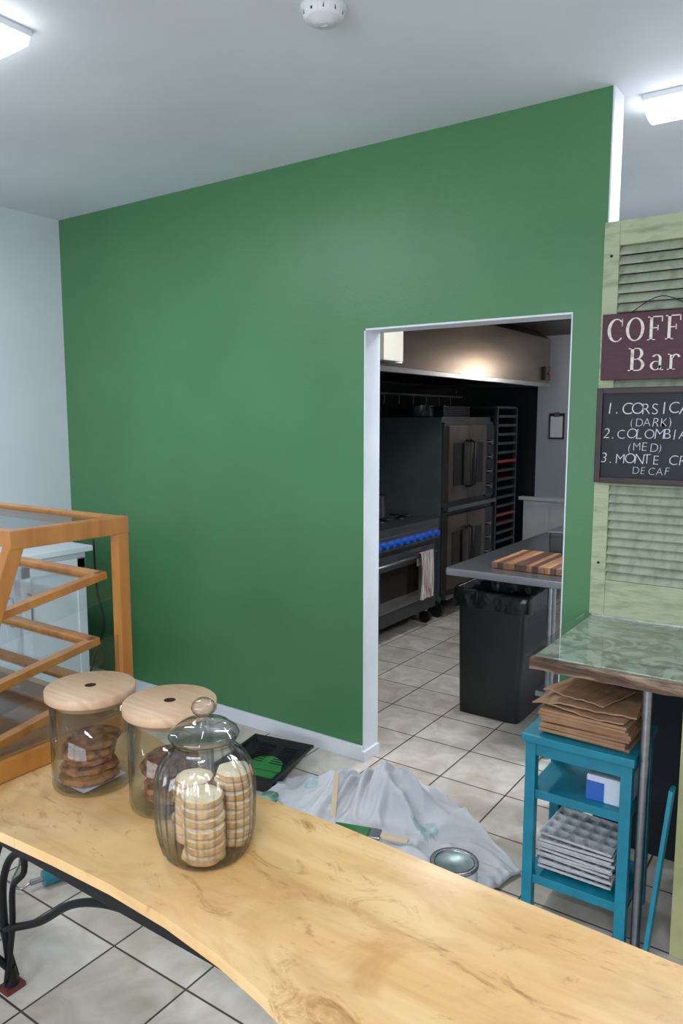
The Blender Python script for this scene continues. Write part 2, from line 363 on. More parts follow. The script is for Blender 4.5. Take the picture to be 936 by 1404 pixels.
b.tube([(-1.33,1.1,.47),(-.3,1.1,.47)],.011,'iron')
b.tube([(-1.93,1.1,.06),(-1.95,.95,.3),(-1.93,.87,.5),(-1.9,.855,.73)],.011,'iron')
for x in(-3.0,.7):
    for y in(.86,1.14): b.cyl((x,y,0),(x,y,ZT-.05),.014,'iron')
b.done()

# ------------------------------------------------------------ display case
b=B('pastry_display_case')
xr=-1.6; xl=-2.5; yb=1.312; zt=1.392; z0=ZT+.002; w=.034; pt=1.0
for x in(xr-w,xl):
    b.box(x+.001,x+w-.001,yb-.036,yb-.001,z0,zt-.045,'case',bev=.003)
    b.box(x,x+w,pt-.03,yb,zt-.046,zt,'case',bev=.004)
    b.box(x+.001,x+w-.001,.80,yb-.034,z0,z0+.05,'case',bev=.003)
    b.beam((x+w/2,pt-.008,zt-.03),(x+w/2,.822,.93),w-.004,.036,'case',.003)
    b.box(x+.002,x+w-.002,.802,.842,z0,.94,'case',bev=.003)
b.box(xl+w-.002,xr-w+.002,yb-.036,yb-.001,zt-.037,zt-.001,'case',bev=.003)
b.box(xl+w-.002,xr-w+.002,pt-.03,pt+.008,zt-.04,zt-.002,'case',bev=.003)
b.box(xl+w-.002,xr-w+.002,yb-.03,yb-.002,z0,z0+.05,'case',bev=.003); b.box(xl+w-.002,xr-w+.002,.803,.83,z0,z0+.05,'case',bev=.003)
b.box(xl+w,xr-w,.83,yb-.03,z0,z0+.010,'case')
b.box(xl+.02,xr-.02,pt,yb-.03,zt-.012,zt-.008,'plexi')
b.box(xr-.018,xr-.015,.86,yb-.036,z0+.05,zt-.32,'plexi')
for n_,(ys,zs,yf) in enumerate(((1.262,1.245,.885),(1.232,1.072,.85),(1.262,.94,.85))):
    R=(math.radians(9),0,0); piv=(xr,ys,zs)
    X0=xl+.04; X1=xr-.036
    for bx in((X0,X1,ys-.028,ys),(X0,X1,yf,yf+.028),(X0+.001,X0+.028,yf+.001,ys-.001),(X1-.028,X1-.001,yf+.001,ys-.001)):
        b.box(*bx,zs-.02,zs,'case',bev=.002,R=R,pivot=piv)
    b.box(X0+.02,X1-.02,yf+.02,ys-.02,zs-.012,zs-.008,'plexi',R=R,pivot=piv)
    if n_<2:
        b.box(X0,X1,yf-.003,yf,zs-.07,zs,'plexi',R=R,pivot=piv)
        b.box(X1-.003,X1,yf,ys,zs-.075,zs-.02,'plexi',R=R,pivot=piv)
b.done()

b=B('white_cabinet'); b.box(-4.07,-3.47,1.7,2.54,.02,.93,'cab',bev=.004); b.box(-4.09,-3.44,1.67,2.57,.93,.96,'cab',bev=.004)
for y in(1.72,2.14):
    b.box(-3.47,-3.455,y,y+.38,.06,.9,'cab',bev=.004)
    for q in((y,y+.05,.06,.9),(y+.33,y+.38,.06,.9),(y,y+.38,.06,.12),(y,y+.38,.84,.9)): b.box(-3.456,-3.446,q[0],q[1],q[2],q[3],'cab',bev=.002)
for y in(2.07,2.17): b.tube([(-3.447,y,.62),(-3.42,y,.62),(-3.415,y,.66),(-3.415,y,.72),(-3.42,y,.76),(-3.447,y,.76)],.005,'steel')
for x in(-4.03,-3.53):
    for y in(1.74,2.5): b.cyl((x,y,0),(x,y,.03),.02,'blk')
b.done()
b=B('power_cord'); b.tube([(-3.5,2.62,.98),(-3.5,2.63,.7),(-3.46,2.64,.5),(-3.56,2.66,.3),(-3.7,2.7,.1),(-3.75,2.85,.008)],.006,'cord'); b.done()

# ------------------------------------------------------------ jars
def wood_jar(x,y,r,h):
    b=B('glass_cookie_jar'); t=.004
    b.lathe((x,y,ZT+.001),[(0,0),(r-.008,0),(r-.002,.003),(r,.01),(r,h-.03),(r-t,h-.03),(r-t,.014),(r-.01,.009),(0,.008)],'glass',64)
    R=r*1.1
    b.lathe((x,y,ZT+h-.03),[(0.013,.024),(R-.003,.024),(R,.021),(R,.003),(R-.003,.0),(r-.006,0),(r-.006,-.012),(0.0,-.012)],'lid',64)
    b.lathe((x,y,ZT+h-.03),[(.013,.024),(.013,.0145),(0,.014)],'hole',24)
    return b.done()
wood_jar(-1.441,1.054,.093,.24); wood_jar(-1.218,1.094,.093,.24)
def cookie(b,x,y,z,r,h,k,k2=None,jit=.09):
    prof=[(0,0),(r*.8,0),(r*.97,h*.25),(r,h*.5),(r*.93,h*.8)]
    top=[(r*.93,h*.8),(r*.7,h*1.0),(r*.3,h*1.02),(0,h)]
    b.lathe((x,y,z),prof,k,36,jit=jit); b.lathe((x,y,z),top,k2 or k,36,jit=jit)
def stack(pts,name='cookie_stack',jit=.09):
    b=B(name)
    for (x,y,z,r,h,k,k2) in pts: cookie(b,x,y,z,r,h,k,k2,jit)
    return b.done()
def oat(cx,cy,n,r):
    o=[];z=ZT+.013
    for i in range(n):
        o.append((cx+random.uniform(-.011,.011),cy+random.uniform(-.011,.011),z,r*random.uniform(.92,1.04),.021,'ck1','ck1')); z+=.0205
    ob=stack(o,jit=.16)
    for v in ob.data.vertices:
        w_=v.co*60+Vector((cx*9,cy*7,0)); v.co.z+=.0028*noise.noise(w_)
oat(-1.441,1.05,5,.066); oat(-1.218,1.094,5,.06)
b=B('parchment_liner')
b.grid(16,16,lambda u,v:(-1.441-.07+u*.12,1.05-.062+v*.12,ZT+.0105+.014*max(0,.35-u)*(1+.4*math.sin(v*14))),'paper'); b.done()
jx,jy=-1.016,.997
b=B('ribbed_glass_jar')
env=lambda z: max(0,min(1,(z-.012)/.02))*max(0,min(1,(.2-z)/.03))
out=[(0,0),(.07,0),(.08,.004),(.087,.015),(.092,.04),(.095,.06),(.096,.08),(.097,.12),(.0965,.14),(.095,.155),(.089,.18),(.078,.198),(.066,.21),(.06,.218),(.06,.226),(.063,.23)]
inn=[(.058,.23),(.055,.218),(.06,.208),(.073,.194),(.084,.176),(.0905,.152),(.0925,.12),(.0915,.08),(.0875,.04),(.082,.018),(.07,.01),(0,.009)]
b.lathe((jx,jy,ZT+.001),out,'ribg',308,rib=(28,.03,env)); b.lathe((jx,jy,ZT+.001),[out[-1]]+inn,'glass',120)
lid=[(0,.2305),(.054,.2305),(.056,.234),(.066,.235),(.069,.24),(.066,.247),(.058,.25),(.05,.26),(.032,.268),(.016,.271),(.012,.276),(.014,.28),(.021,.286),(.024,.294),(.021,.303),(.012,.31),(0,.312)]
b.lathe((jx,jy,ZT+.001),lid,'lidg',64); b.done()
o=[]
for (dx,dy,n,r) in((-.04,.006,7,.039),(.03,-.036,7,.041),(.032,.046,8,.038)):
    z=ZT+.012
    for i in range(n):
        o.append((jx+dx+random.uniform(-.004,.004),jy+dy+random.uniform(-.004,.004),z,r,.0185,'ck3','ck2')); z+=.0188
stack(o)

# ------------------------------------------------------------ floor clutter
CAN=(-1.02,2.13)
def ridg(q): return max(0,1-abs(noise.noise(q))*1.7)
def clothz(x,y):
    p=Vector((x,y,0))
    q=p*2.6+Vector((noise.noise(p*2.5),noise.noise(p*2.5+Vector((9,2,0))),0))*1.7
    r=ridg(q)**3*.028+ridg(q*1.9+Vector((4,4,4)))**3*.02+ridg(q*3.6)**2*.008
    bump=0
    for (cx,cy,sx,sy,h) in((-1.5,2.53,.2,.15,.17),(-1.74,2.44,.14,.14,.08),(-1.3,2.28,.22,.16,.04),(-1.15,2.5,.12,.1,.02),(-1.85,2.2,.15,.2,.03)):
        bump+=h*math.exp(-((x-cx)/sx)**2-((y-cy)/sy)**2)
    rr=bump*.6*ridg(q*1.5+Vector((3,3,3)))**2
    z=r+bump*.7+rr
    dc=math.hypot(x-CAN[0],y-CAN[1]); z*=min(1,max(0,(dc-.085)/.12))
    return .005+z
b=B('drop_cloth')
NX,NY=200,190
def cf(u,v):
    x=-2.05+u*1.15; y=1.75+v*1.08
    e=.13*noise.noise(Vector((u*3.5,v*3.5,5))); e2=.13*noise.noise(Vector((u*3.5,v*3.5,11)))
    x+=e; y+=e2
    y-=max(0,u-.45)*.62*v
    y-=max(0,.3-u)*.9*v
    y=min(y,2.88)
    z=clothz(x,y)
    return (x,y,z)
b.grid(NX,NY,cf,'cloth')
for it in range(3): bmesh.ops.smooth_vert(b.bm,verts=b.bm.verts[:],factor=.5,use_axis_x=False,use_axis_y=False,use_axis_z=True)
for v in b.bm.verts:
    if v.is_boundary: v.co.z=.003+(v.co.z-.003)*.5
st=b._m('stain')
for f in b.bm.faces:
    c=f.calc_center_median()
    for (sx,sy,sr) in((-1.28,2.42,.05),(-1.1,2.33,.025),(-1.36,2.2,.03),(-1.85,2.45,.03),(-1.6,2.75,.02)):
        if (c-Vector((sx,sy,c.z))).length<sr*(1+.8*noise.noise(c*20)): f.material_index=st
ob=b.done()
sd=ob.modifiers.new('thick','SOLIDIFY'); sd.thickness=.002; sd.offset=1
b=B('paint_tray')
def tray(cx,cy,rot):
    Rm=Matrix.Rotation(rot,3,'Z')
    def T(p): q=Rm@Vector(p); return (q.x+cx,q.y+cy,q.z)
    L,W=.40,.33; h=.075
    def loop(l0,l1,w,z0,z1): return [T((l0,-w,z0)),T((l1,-w,z1)),T((l1,w,z1)),T((l0,w,z0))]
    outr=loop(-L/2,L/2,W/2,h,h); lip=loop(-L/2+.015,L/2-.015,W/2-.015,h,h)
    inn=[T((-L/2+.03,-W/2+.03,.008)),T((L/2-.02,-W/2+.03,.05)),T((L/2-.02,W/2-.03,.05)),T((-L/2+.03,W/2-.03,.008))]
    base=loop(-L/2+.02,L/2-.01,W/2-.02,.002,.045); low=[(p[0],p[1],h-.012) for p in outr]
    vs=low+outr+lip+inn
    fs=[]
    for a in(0,4,8):
        for i in range(4): fs.append((a+i,a+(i+1)%4,a+4+(i+1)%4,a+4+i))
    fs.append((12,13,14,15)); b.add(vs,fs,'blk')
    b.add(low+base,[(i,(i+1)%4,4+(i+1)%4,4+i) for i in range(4)]+[(4,5,6,7)],'blk')
    z=.026
    b.add([T((-L/2+.027,-W/2+.03,z)),T((-.04,-W/2+.035,z)),T((-.04,W/2-.035,z)),T((-L/2+.027,W/2-.03,z))],[(0,1,2,3)],'paint')
    pr=[T((-.04,-W/2+.05,.0282)),T((.0,-W/2+.07,.0322)),T((.04,-W/2+.08,.0365)),T((.08,-.02,.0402)),T((.06,.05,.0382)),T((.0,W/2-.08,.0322)),T((-.04,W/2-.05,.0282))]
    b.add(pr,[tuple(range(7))],'paint')
    for i in range(9):
        for j in(-1,1): b.beam(T((.02+i*.018,-.1 if j<0 else .02,.0345+i*.002)),T((.02+i*.018,-.02 if j<0 else .1,.0345+i*.002)),.004,.004,'blk')
tray(-2.22,2.56,math.radians(100)); b.done(normals=True)
b=B('paint_sample_jar'); b.lathe((-1.93,2.26,.035),[(0,0),(.035,0),(.037,.004),(.037,.05),(0,.05)],'plast',32); b.lathe((-1.93,2.26,.085),[(.039,-.008),(.039,.008),(.033,.01),(0,.01)],'canin',32); b.done()
b=B('paint_can'); cx,cy=CAN
b.lathe((cx,cy,.010),[(0,0),(.078,0),(.08,.003),(.08,.012),(.078,.014)],'tin',64); b.lathe((cx,cy,.010),[(.078,.014),(.078,.17)],'lbl',64)
b.lathe((cx,cy,.010),[(.078,.17),(.081,.174),(.081,.182),(.076,.185),(.07,.182),(.066,.184),(.064,.178)],'tin',64)
b.lathe((cx,cy,.010),[(.064,.178),(.062,.176),(0,.176)],'canlid',64)
b.tube([(cx-.08,cy,.15),(cx-.085,cy-.04,.1),(cx-.05,cy-.09,.08),(cx+.05,cy-.09,.08),(cx+.085,cy-.04,.1),(cx+.08,cy,.15)],.002,'tin'); b.done()
b=B('paint_stir_stick'); b.beam((-1.64,2.31,.07),(-1.645,2.345,.24),.024,.005,'stick'); b.done()
b=B('paint_brush'); b.beam((-1.56,2.2,.10),(-1.43,2.25,.095),.012,.07,'paint',.005,side=(0,0,1)); b.beam((-1.43,2.25,.095),(-1.39,2.265,.093),.014,.066,'tin',.003,side=(0,0,1)); b.beam((-1.39,2.265,.093),(-1.29,2.30,.088),.014,.028,'stick',.006,side=(0,0,1)); b.done()
b=B('paint_roller'); b.cyl((-2.285,1.44,.029),(-2.25,1.56,.029),.028,'tealp'); b.cyl((-2.25,1.56,.029),(-2.238,1.6,.029),.02,'blk'); b.cyl((-2.3,1.4,.029),(-2.285,1.44,.029),.01,'tin')
b.tube([(-2.3,1.4,.029),(-2.31,1.37,.02),(-2.37,1.37,.015),(-2.45,1.45,.015),(-2.52,1.5,.02)],.004,'tin'); b.done()

# ------------------------------------------------------------ right glass-top counter + shutters
ZC=.895
b=B('glass_top_counter')
pts=[(-.833,2.262)]+[(-.833+i*.045,2.264+random.uniform(-.007,.007)) for i in range(1,38)]+[(.9,2.262),(.9,2.915),(-.80,2.915),(-.826,2.7),(-.822,2.5)]
b.prism(pts,ZC-.042,ZC-.003,'edgew',bev=.004)
b.box(-.82,.89,2.275,2.91,ZC-.002,ZC,'weath')
b.box(-.842,.9,2.252,2.912,ZC+.001,ZC+.011,'tglass',bev=.002); b.done()
for x in(-.479,.87):
    b=B('counter_support_pipe'); b.cyl((x,2.305,0),(x,2.305,ZC-.043),.0145,'steel'); b.cyl((x,2.305,0),(x,2.305,.006),.017,'steel'); b.done()
b=B('counter_base_cabinet')
b.box(-.37,.82,2.36,2.38,.0,ZC-.043,'cream'); b.box(-.385,-.31,2.335,2.37,0,ZC-.043,'cream',bev=.003); b.box(-.31,.82,2.335,2.37,ZC-.12,ZC-.043,'cream',bev=.003)
b.box(-.385,-.365,2.38,2.86,0,ZC-.043,'blk'); b.box(-.365,.82,2.85,2.865,0,ZC-.043,'cream'); b.box(.80,.82,2.38,2.85,0,ZC-.043,'cream'); b.done()
b=B('shade_panel'); b.box(-.78,-.39,2.875,2.89,.0,ZC-.043,'shadepan'); b.done()  # added dark sheet standing in for the shaded space under the counter
def shutter(x0,x1,z0,z1,y0=2.855,y1=2.89):
    b=B('louvered_shutter'); st=.055
    b.box(x0,x0+st,y0,y1,z0,z1,'shut',bev=.003); b.box(x1-st,x1,y0,y1,z0,z1,'shut',bev=.003)
    rails=[(z0,z0+.135),(z0+.56,z0+.75),(z1-.085,z1)]
    for a,c in rails: b.box(x0+st,x1-st,y0+.002,y1-.002,a,c,'shut',bev=.002)
    for (a,c) in((z0+.135,z0+.56),(z0+.75,z1-.085)):
        n=int((c-a)/.0325); stp=(c-a)/n
        for i in range(n):
            z=a+(i+.5)*stp
            b.box(x0+st-.002,x1-st+.002,(y0+y1)/2-.020,(y0+y1)/2+.020,z-.0035,z+.0035,'shutl',bev=.0015,R=(math.radians(47),0,0))
    b.box(x0+st,x1-st,y1-.002,y1-.001,z0,z1,'blk')
    b.cyl((x0+.028,y0-.003,z1-.12),(x0+.028,y0+.001,z1-.12),.005,'iron'); b.cyl((x0+.028,y0-.003,z0+.2),(x0+.028,y0+.001,z0+.2),.005,'iron')
    b.done()
shutter(-.822,-.405,.909,2.35); shutter(-.40,.015,.909,2.35)
def rect(x0,x1,y0,y1): return [(x0,y0),(x1,y0),(x1,y1),(x0,y1)]
def ring(cx,cy,rx,ry,ix,iy,a0,a1,n=28,dx=0):
    qs=[]
    for i in range(n):
        t0=math.radians(a0+(a1-a0)*i/n); t1=math.radians(a0+(a1-a0)*(i+1)/n)
        qs.append([(cx+rx*math.cos(t0),cy+ry*math.sin(t0)),(cx+rx*math.cos(t1),cy+ry*math.sin(t1)),(cx+dx+ix*math.cos(t1),cy+iy*math.sin(t1)),(cx+dx+ix*math.cos(t0),cy+iy*math.sin(t0))])
    return qs
L={}
L['C']=(.72,ring(.38,.5,.36,.5,.25,.455,48,318,dx=.03)+[rect(.62,.65,.66,.98)])
L['O']=(.84,ring(.4,.5,.38,.5,.25,.455,0,360))
L['F']=(.66,[rect(.1,.22,0,1),rect(.01,.33,0,.04),rect(.01,.6,.955,1),rect(.22,.44,.49,.53),rect(.57,.61,.76,1),rect(.41,.45,.4,.62)])
L['E']=(.70,[rect(.1,.22,0,1),rect(.01,.6,0,.045),rect(.01,.6,.955,1),rect(.22,.44,.49,.53),rect(.57,.61,.76,1),rect(.59,.63,0,.25),rect(.41,.45,.4,.62)])
L['B']=(.72,[rect(.1,.22,0,1),rect(.01,.36,0,.045),rect(.01,.34,.955,1),rect(.22,.36,.49,.53)]+ring(.34,.75,.23,.25,.12,.21,-90,90)+ring(.36,.26,.27,.27,.15,.225,-90,90))
L['a']=(.58,[rect(.36,.46,.02,.5),rect(.44,.54,0,.035)]+ring(.27,.5,.19,.18,.09,.145,0,150)+ring(.25,.2,.21,.2,.12,.165,60,360))
L['r']=(.5,[rect(.1,.2,0,.68),rect(.01,.3,0,.035),rect(.02,.2,.64,.68)]+ring(.32,.47,.17,.2,.08,.15,20,170))
def serif(b,word,x,z,h,y,k,sx=1,gap=.06):
    for ch in word:
        adv,polys=L[ch]
        for p in polys:
            f=[(x+u*h*sx,y,z+v*h) for u,v in p]; g=[(q[0],y+.0015,q[2]) for q in f]; n=len(f)
            b.add(f+g,[tuple(range(n))]+[(i,(i+1)%n,n+(i+1)%n,n+i) for i in range(n)],k)
        x+=(adv+gap)*h*sx
b=B('coffee_bar_sign'); b.box(-.808,-.375,2.826,2.845,1.788,2.022,'sign',bev=.003)
b.tube([(-.72,2.84,2.02),(-.615,2.85,2.075),(-.5,2.84,2.02)],.0015,'iron')
serif(b,'COFFEE',-.790,1.922,.082,2.8248,'ink',sx=1.0,gap=.06); serif(b,'Bar',-.713,1.818,.08,2.8248,'ink',sx=1.12,gap=.08); sg=b.done()
b=B('menu_chalkboard'); b.box(-.80,-.39,2.84,2.852,1.43,1.745,'chalk')
for q in((-.818,-.797,1.414,1.76),(-.393,-.372,1.414,1.76),(-.797,-.393,1.414,1.435),(-.797,-.393,1.739,1.76)): b.box(q[0],q[1],2.828,2.854,q[2],q[3],'frame',bev=.003)
cb=b.done()
def chalkline(s,x,z,size,adv):
    for ch in s:
        if ch!=' ':
            c=bpy.data.curves.new('lettering','FONT'); c.body=ch; c.size=size*random.uniform(.94,1.08); c.extrude=.0004; c.offset=-.0009; c.shear=random.uniform(.02,.15)
            c.materials.append(M['chk']); o=bpy.data.objects.new('lettering',c); S.collection.objects.link(o)
            o.rotation_euler=(math.pi/2,random.uniform(-.06,.06),0); o.scale=(.95,1,1); o.parent=cb
            o.location=Vector((x,2.8392,z+random.uniform(-.002,.002)))-cb.location
        x+=adv*(.62 if ch in 'I.,() ' else 1)
for s,x,z,sz,ad in (('1.CORSICA',-.788,1.666,.058,.0345),('(DARK)',-.70,1.622,.043,.028),('2.COLOMBIA',-.795,1.577,.05,.0315),('(MED)',-.705,1.533,.043,.029),('3.MONTE CR',-.80,1.488,.05,.0325),('DECAF',-.685,1.449,.038,.027)):
    chalkline(s,x,z,sz,ad)

b=B('turquoise_shelf'); x0,x1,y0,y1=-.845,-.508,2.285,2.575; t=.034
for x in(x0,x1-t):
    for y in(y0,y1-t): b.box(x,x+t,y,y+t,0.001,.60,'teal',bev=.002)
b.box(x0-.012,x1+.008,y0-.012,y1+.012,.60,.627,'teal',bev=.004)
b.box(x0+t,x1-t,y0+.006,y0+.022,.555,.6,'teal'); b.box(x0+.006,x0+.02,y0+t,y1-t,.555,.6,'teal'); b.box(x1-.02,x1-.006,y0+t,y1-t,.555,.6,'teal')
for z in(.405,.105): b.box(x0+.008,x1-.008,y0+.01,y1-.01,z,z+.03,'teal',bev=.002)
b.done()
b=B('turquoise_board'); b.beam((-.443,2.285,.004),(-.398,2.315,.55),.012,.05,'teal',.002); b.done()
b=B('paper_bag_stack')
z=.629
for i in range(9):
    h=.010; a=random.uniform(-.05,.05); dx=random.uniform(-.008,.012); dy=random.uniform(-.015,.015)
    b.box(-.80+dx,-.525+dx,2.30+dy-.02*(i/9),2.53+dy,z,z+h,'kraft',bev=.003,R=(0,random.uniform(-.01,.01),a)); z+=h+.0002
def bagtop(i,ox,oy,rot,z0,w_,d_):
    c_,s_=math.cos(rot),math.sin(rot)
    def fn(u,v):
        x=(u-.5)*w_; y=(v-.5)*d_
        zz=z0+.006*noise.noise(Vector((x*9+i*5,y*9,i)))+.012*max(0,.5-abs(u-.15)*4)+.003*abs(math.sin(u*17))
        return (ox+x*c_-y*s_,oy+x*s_+y*c_,zz)
    b.grid(20,16,fn,'kraft',smooth=False); b.grid(20,16,lambda u,v:(fn(u,v)[0],fn(u,v)[1],fn(u,v)[2]-.005),'kraft',smooth=False)
    for vv in(0,1): b.grid(20,1,lambda u,v:(fn(u,vv)[0],fn(u,vv)[1],fn(u,vv)[2]-.005*v),'kraft',smooth=False)
    for uu in(0,1): b.grid(1,16,lambda u,v:(fn(uu,v)[0],fn(uu,v)[1],fn(uu,v)[2]-.005*u),'kraft',smooth=False)
bagtop(1,-.67,2.41,-.12,z+.010,.30,.25); bagtop(2,-.655,2.42,.1,z+.022,.27,.24); bagtop(3,-.69,2.44,-.25,z+.034,.22,.2)
b.done()
b=B('glove_box'); b.box(-.655,-.525,2.33,2.50,.436,.52,'boxw',bev=.002); b.box(-.656,-.60,2.328,2.501,.437,.50,'boxb'); b.lathe((-.585,2.41,.5205),[(0.03,0),(.02,.001),(0,.001)],'boxb',20); b.done()
b=B('egg_carton_stack')
def eggtray(cx,cy,z0,rot,k='pulp'):
    Rm=Matrix.Rotation(rot,3,'Z'); W,D=.235,.2
    def fn(u,v):
        a=math.sin(u*5*math.pi)**2*math.sin(v*4*math.pi)**2
        edge=min(u,1-u,v,1-v)
        z=-.026*a if edge>.02 else 0
        q=Rm@Vector(((u-.5)*W,(v-.5)*D,z)); return (q.x+cx,q.y+cy,q.z+z0)
    b.grid(50,40,fn,k)
    for s,(dx,dy,lx,ly) in enumerate(((0,-D/2,W,.004),(0,D/2,W,.004),(-W/2,0,.004,D),(W/2,0,.004,D))):
        q=Rm@Vector((dx,dy,0)); b.box(q.x+cx-lx/2,q.x+cx+lx/2,q.y+cy-ly/2,q.y+cy+ly/2,z0-.007,z0+.001,k,R=(0,0,rot))
z=.165
for i in range(10):
    eggtray(-.68+random.uniform(-.006,.006),2.415+random.uniform(-.007,.007),z,random.uniform(-.05,.05)); z+=.0125
b.done(normals=False)

# ------------------------------------------------------------ kitchen
b=B('steel_work_table')
b.box(-1.70,-.95,3.38,4.85,.862,.90,'steel',bev=.006)
for x,y in((-1.17,3.45),(-1.17,4.75)): b.cyl((x,y,0),(x,y,.865),.02,'steel')
b.box(-1.24,-1.0,3.46,4.78,.30,.325,'steel'); b.cyl((-1.0,3.45,0),(-1.0,3.45,.865),.02,'steel'); b.cyl((-1.0,4.75,0),(-1.0,4.75,.865),.02,'steel'); b.done()
b=B('cutting_board')
for i in range(12): b.box(-1.50+i*.03,-1.471+i*.03,3.5,3.93,.902,.932,'butch2' if i%3==1 or i==5 else 'butch')
b.done()
b=B('steel_food_pan'); b.box(-1.385,-1.15,4.0,4.3,.902,1.03,'steeld',bev=.012); b.box(-1.395,-1.14,3.985,4.315,1.03,1.04,'steel',bev=.004); b.done()
b=B('trash_bin')
def ringv(x0,x1,y0,y1,z,r=.04,n=5):
    o=[]
    for cx,cy,a0 in((x1-r,y1-r,0),(x0+r,y1-r,90),(x0+r,y0+r,180),(x1-r,y0+r,270)):
        for i in range(n+1):
            a=math.radians(a0+90*i/n); o.append((cx+r*math.cos(a),cy+r*math.sin(a),z))
    return o
def loft(rings,k,smooth=False,capb=False):
    n=len(rings[0]); vs=sum(rings,[]); fs=[]
    for m in range(len(rings)-1):
        for i in range(n): fs.append((m*n+i,m*n+(i+1)%n,(m+1)*n+(i+1)%n,(m+1)*n+i))
    if capb: fs.append(tuple(range(n)))
    b.add(vs,fs,k,smooth)
loft([ringv(-1.79,-1.435,3.745,4.17,.002,.03),ringv(-1.80,-1.40,3.735,4.2,.64,.03),ringv(-1.81,-1.39,3.725,4.21,.645,.03),ringv(-1.815,-1.385,3.72,4.215,.70,.03)],'blk',capb=True)
rs=[]
for zz,o,am in((.62,.010,.01),(.67,.013,.008),(.715,.012,.005),(.727,.0,.004),(.715,-.015,.004),(.6,-.03,.01),(.3,-.05,.02)):
    rr=ringv(-1.815-o,-1.385+o,3.72-o,4.215+o,zz,.045,9)
    r2=[]
    for i in range(len(rr)):
        p=Vector(rr[i]);q=Vector(rr[(i+1)%len(rr)]); m=12 if i%10==9 else 1
        for s_ in range(m): r2.append(p.lerp(q,s_/m))
    rs.append([(p.x+am*noise.noise(Vector((p.x*25,p.y*25,zz*3))),p.y+am*noise.noise(Vector((p.x*25,p.y*25,zz*3+7))),p.z+(am*2*noise.noise(Vector((p.x*14,p.y*14,3))) if o>=0 else 0)) for p in r2])
loft(rs,'bag',True); b.done()
b=B('kitchen_range'); X1=-2.78
b.box(-3.7,X1,4.1,5.36,.14,.80,'steeld',bev=.004); b.box(-3.72,X1+.02,4.1,5.36,.80,.86,'steel',bev=.006)
b.box(X1,X1+.03,4.12,5.34,.70,.80,'steel',bev=.006); 
for i in range(12):
    y=4.2+i*.098; b.cyl((X1+.03,y,.75),(X1+.065,y,.75),.026,'blue',.022,16)
b.box(X1,X1+.035,4.2,5.26,.25,.67,'steel',bev=.008); b.box(X1+.035,X1+.037,4.45,5.0,.34,.56,'dark')
b.tube([(X1+.035,4.28,.62),(X1+.08,4.28,.62),(X1+.08,5.2,.62),(X1+.035,5.2,.62)],.012,'steel',sub=1)
b.box(X1-.02,X1+.01,4.12,5.34,.14,.24,'steeld')
for y in(4.2,5.3): b.cyl((X1-.06,y-.02,.05),(X1-.06,y+.02,.05),.05,'blk'); b.cyl((X1-.06,y,.08),(X1-.06,y,.15),.02,'steel'); b.cyl((-3.6,y,.0),(-3.6,y,.15),.02,'steel')
for i in range(4):
    for j in range(3):
        x=-3.55+j*.28; y=4.25+i*.3; b.tube([(x-.1,y,.885),(x+.1,y,.885)],.007,'iron',sub=1); b.tube([(x,y-.1,.885),(x,y+.1,.885)],.007,'iron',sub=1); b.lathe((x,y,.86),[(.05,0),(.05,.012),(0,.012)],'iron',16)
b.box(-3.75,-3.7,4.1,5.36,.8,1.4,'steeld'); b.box(-3.7,-3.4,4.1,5.36,1.38,1.4,'steeld')
b.done()
b=B('stock_pot'); b.lathe((-3.1,4.85,.893),[(0,0),(.13,0),(.135,.01),(.135,.17),(.14,.175),(.13,.175),(.128,.02),(0,.015)],'steeld',36); b.tube([(-3.1,4.715,1.02),(-3.1,4.68,1.02),(-3.06,4.68,1.02)],.006,'steel'); b.done()
b=B('frying_pan'); b.lathe((-3.1,4.4,.893),[(0,0),(.1,0),(.14,.05),(.135,.05),(.1,.006),(0,.006)],'iron',36); b.box(-2.97,-2.72,4.39,4.41,.935,.945,'iron'); b.done()
b=B('dish_towel')
def tw(u,v):
    y=4.93+u*.2; z=.637-v*.36
    return (X1+.098+.006*math.sin(u*9)+.004*math.sin(u*23+v*3),y+.01*math.sin(v*4),z)
b.grid(24,20,tw,'towel'); b.grid(24,4,lambda u,v:((X1+.098+.006*math.sin(u*9)+.004*math.sin(u*23))*(1-v)+(X1+.062)*v,4.93+u*.2,.637+.004*math.sin(v*3.14)),'towel'); b.grid(24,8,lambda u,v:(X1+.062,4.93+u*.2,.637-v*.1),'towel'); b.done(normals=False)
b=B('double_convection_oven'); Y0,Y1=5.44,6.40; XF=-2.76
b.box(-3.72,XF-.03,Y0,Y1,.15,1.66,'ovens',bev=.005)
for z0 in(.2,.93):
    z1=z0+.69
    b.box(XF-.03,XF-.005,Y0,Y1,z0,z1,'steeld',bev=.004)
    for (a,c) in((Y0+.02,Y0+.38),(Y0+.39,Y0+.75)):
        b.box(XF-.005,XF+.03,a,c,z0+.05,z1-.03,'ovend',bev=.006); b.box(XF+.03,XF+.034,a+.08,c-.08,z0+.17,z1-.17,'dark',bev=.002)
    for y in(Y0+.35,Y0+.42): b.tube([(XF+.03,y,z0+.15),(XF+.075,y,z0+.17),(XF+.075,y,z1-.17),(XF+.03,y,z1-.15)],.011,'blk',sub=1)
    b.box(XF-.005,XF+.015,Y0+.78,Y1-.01,z0+.03,z1-.03,'dark',bev=.004)
    for i in range(4): b.cyl((XF+.015,Y0+.86,z0+.12+i*.13),(XF+.035,Y0+.86,z0+.12+i*.13),.02,'steel')
    b.box(XF-.01,XF+.04,Y0,Y1,z0-.03,z0+.005,'steel',bev=.003)
for y in(Y0+.06,Y1-.06): b.cyl((XF-.08,y-.02,.06),(XF-.08,y+.02,.06),.06,'blk'); b.box(XF-.1,XF-.06,y-.03,y+.03,.08,.15,'blk'); b.cyl((-3.65,y,0),(-3.65,y,.15),.03,'blk')
b.done()
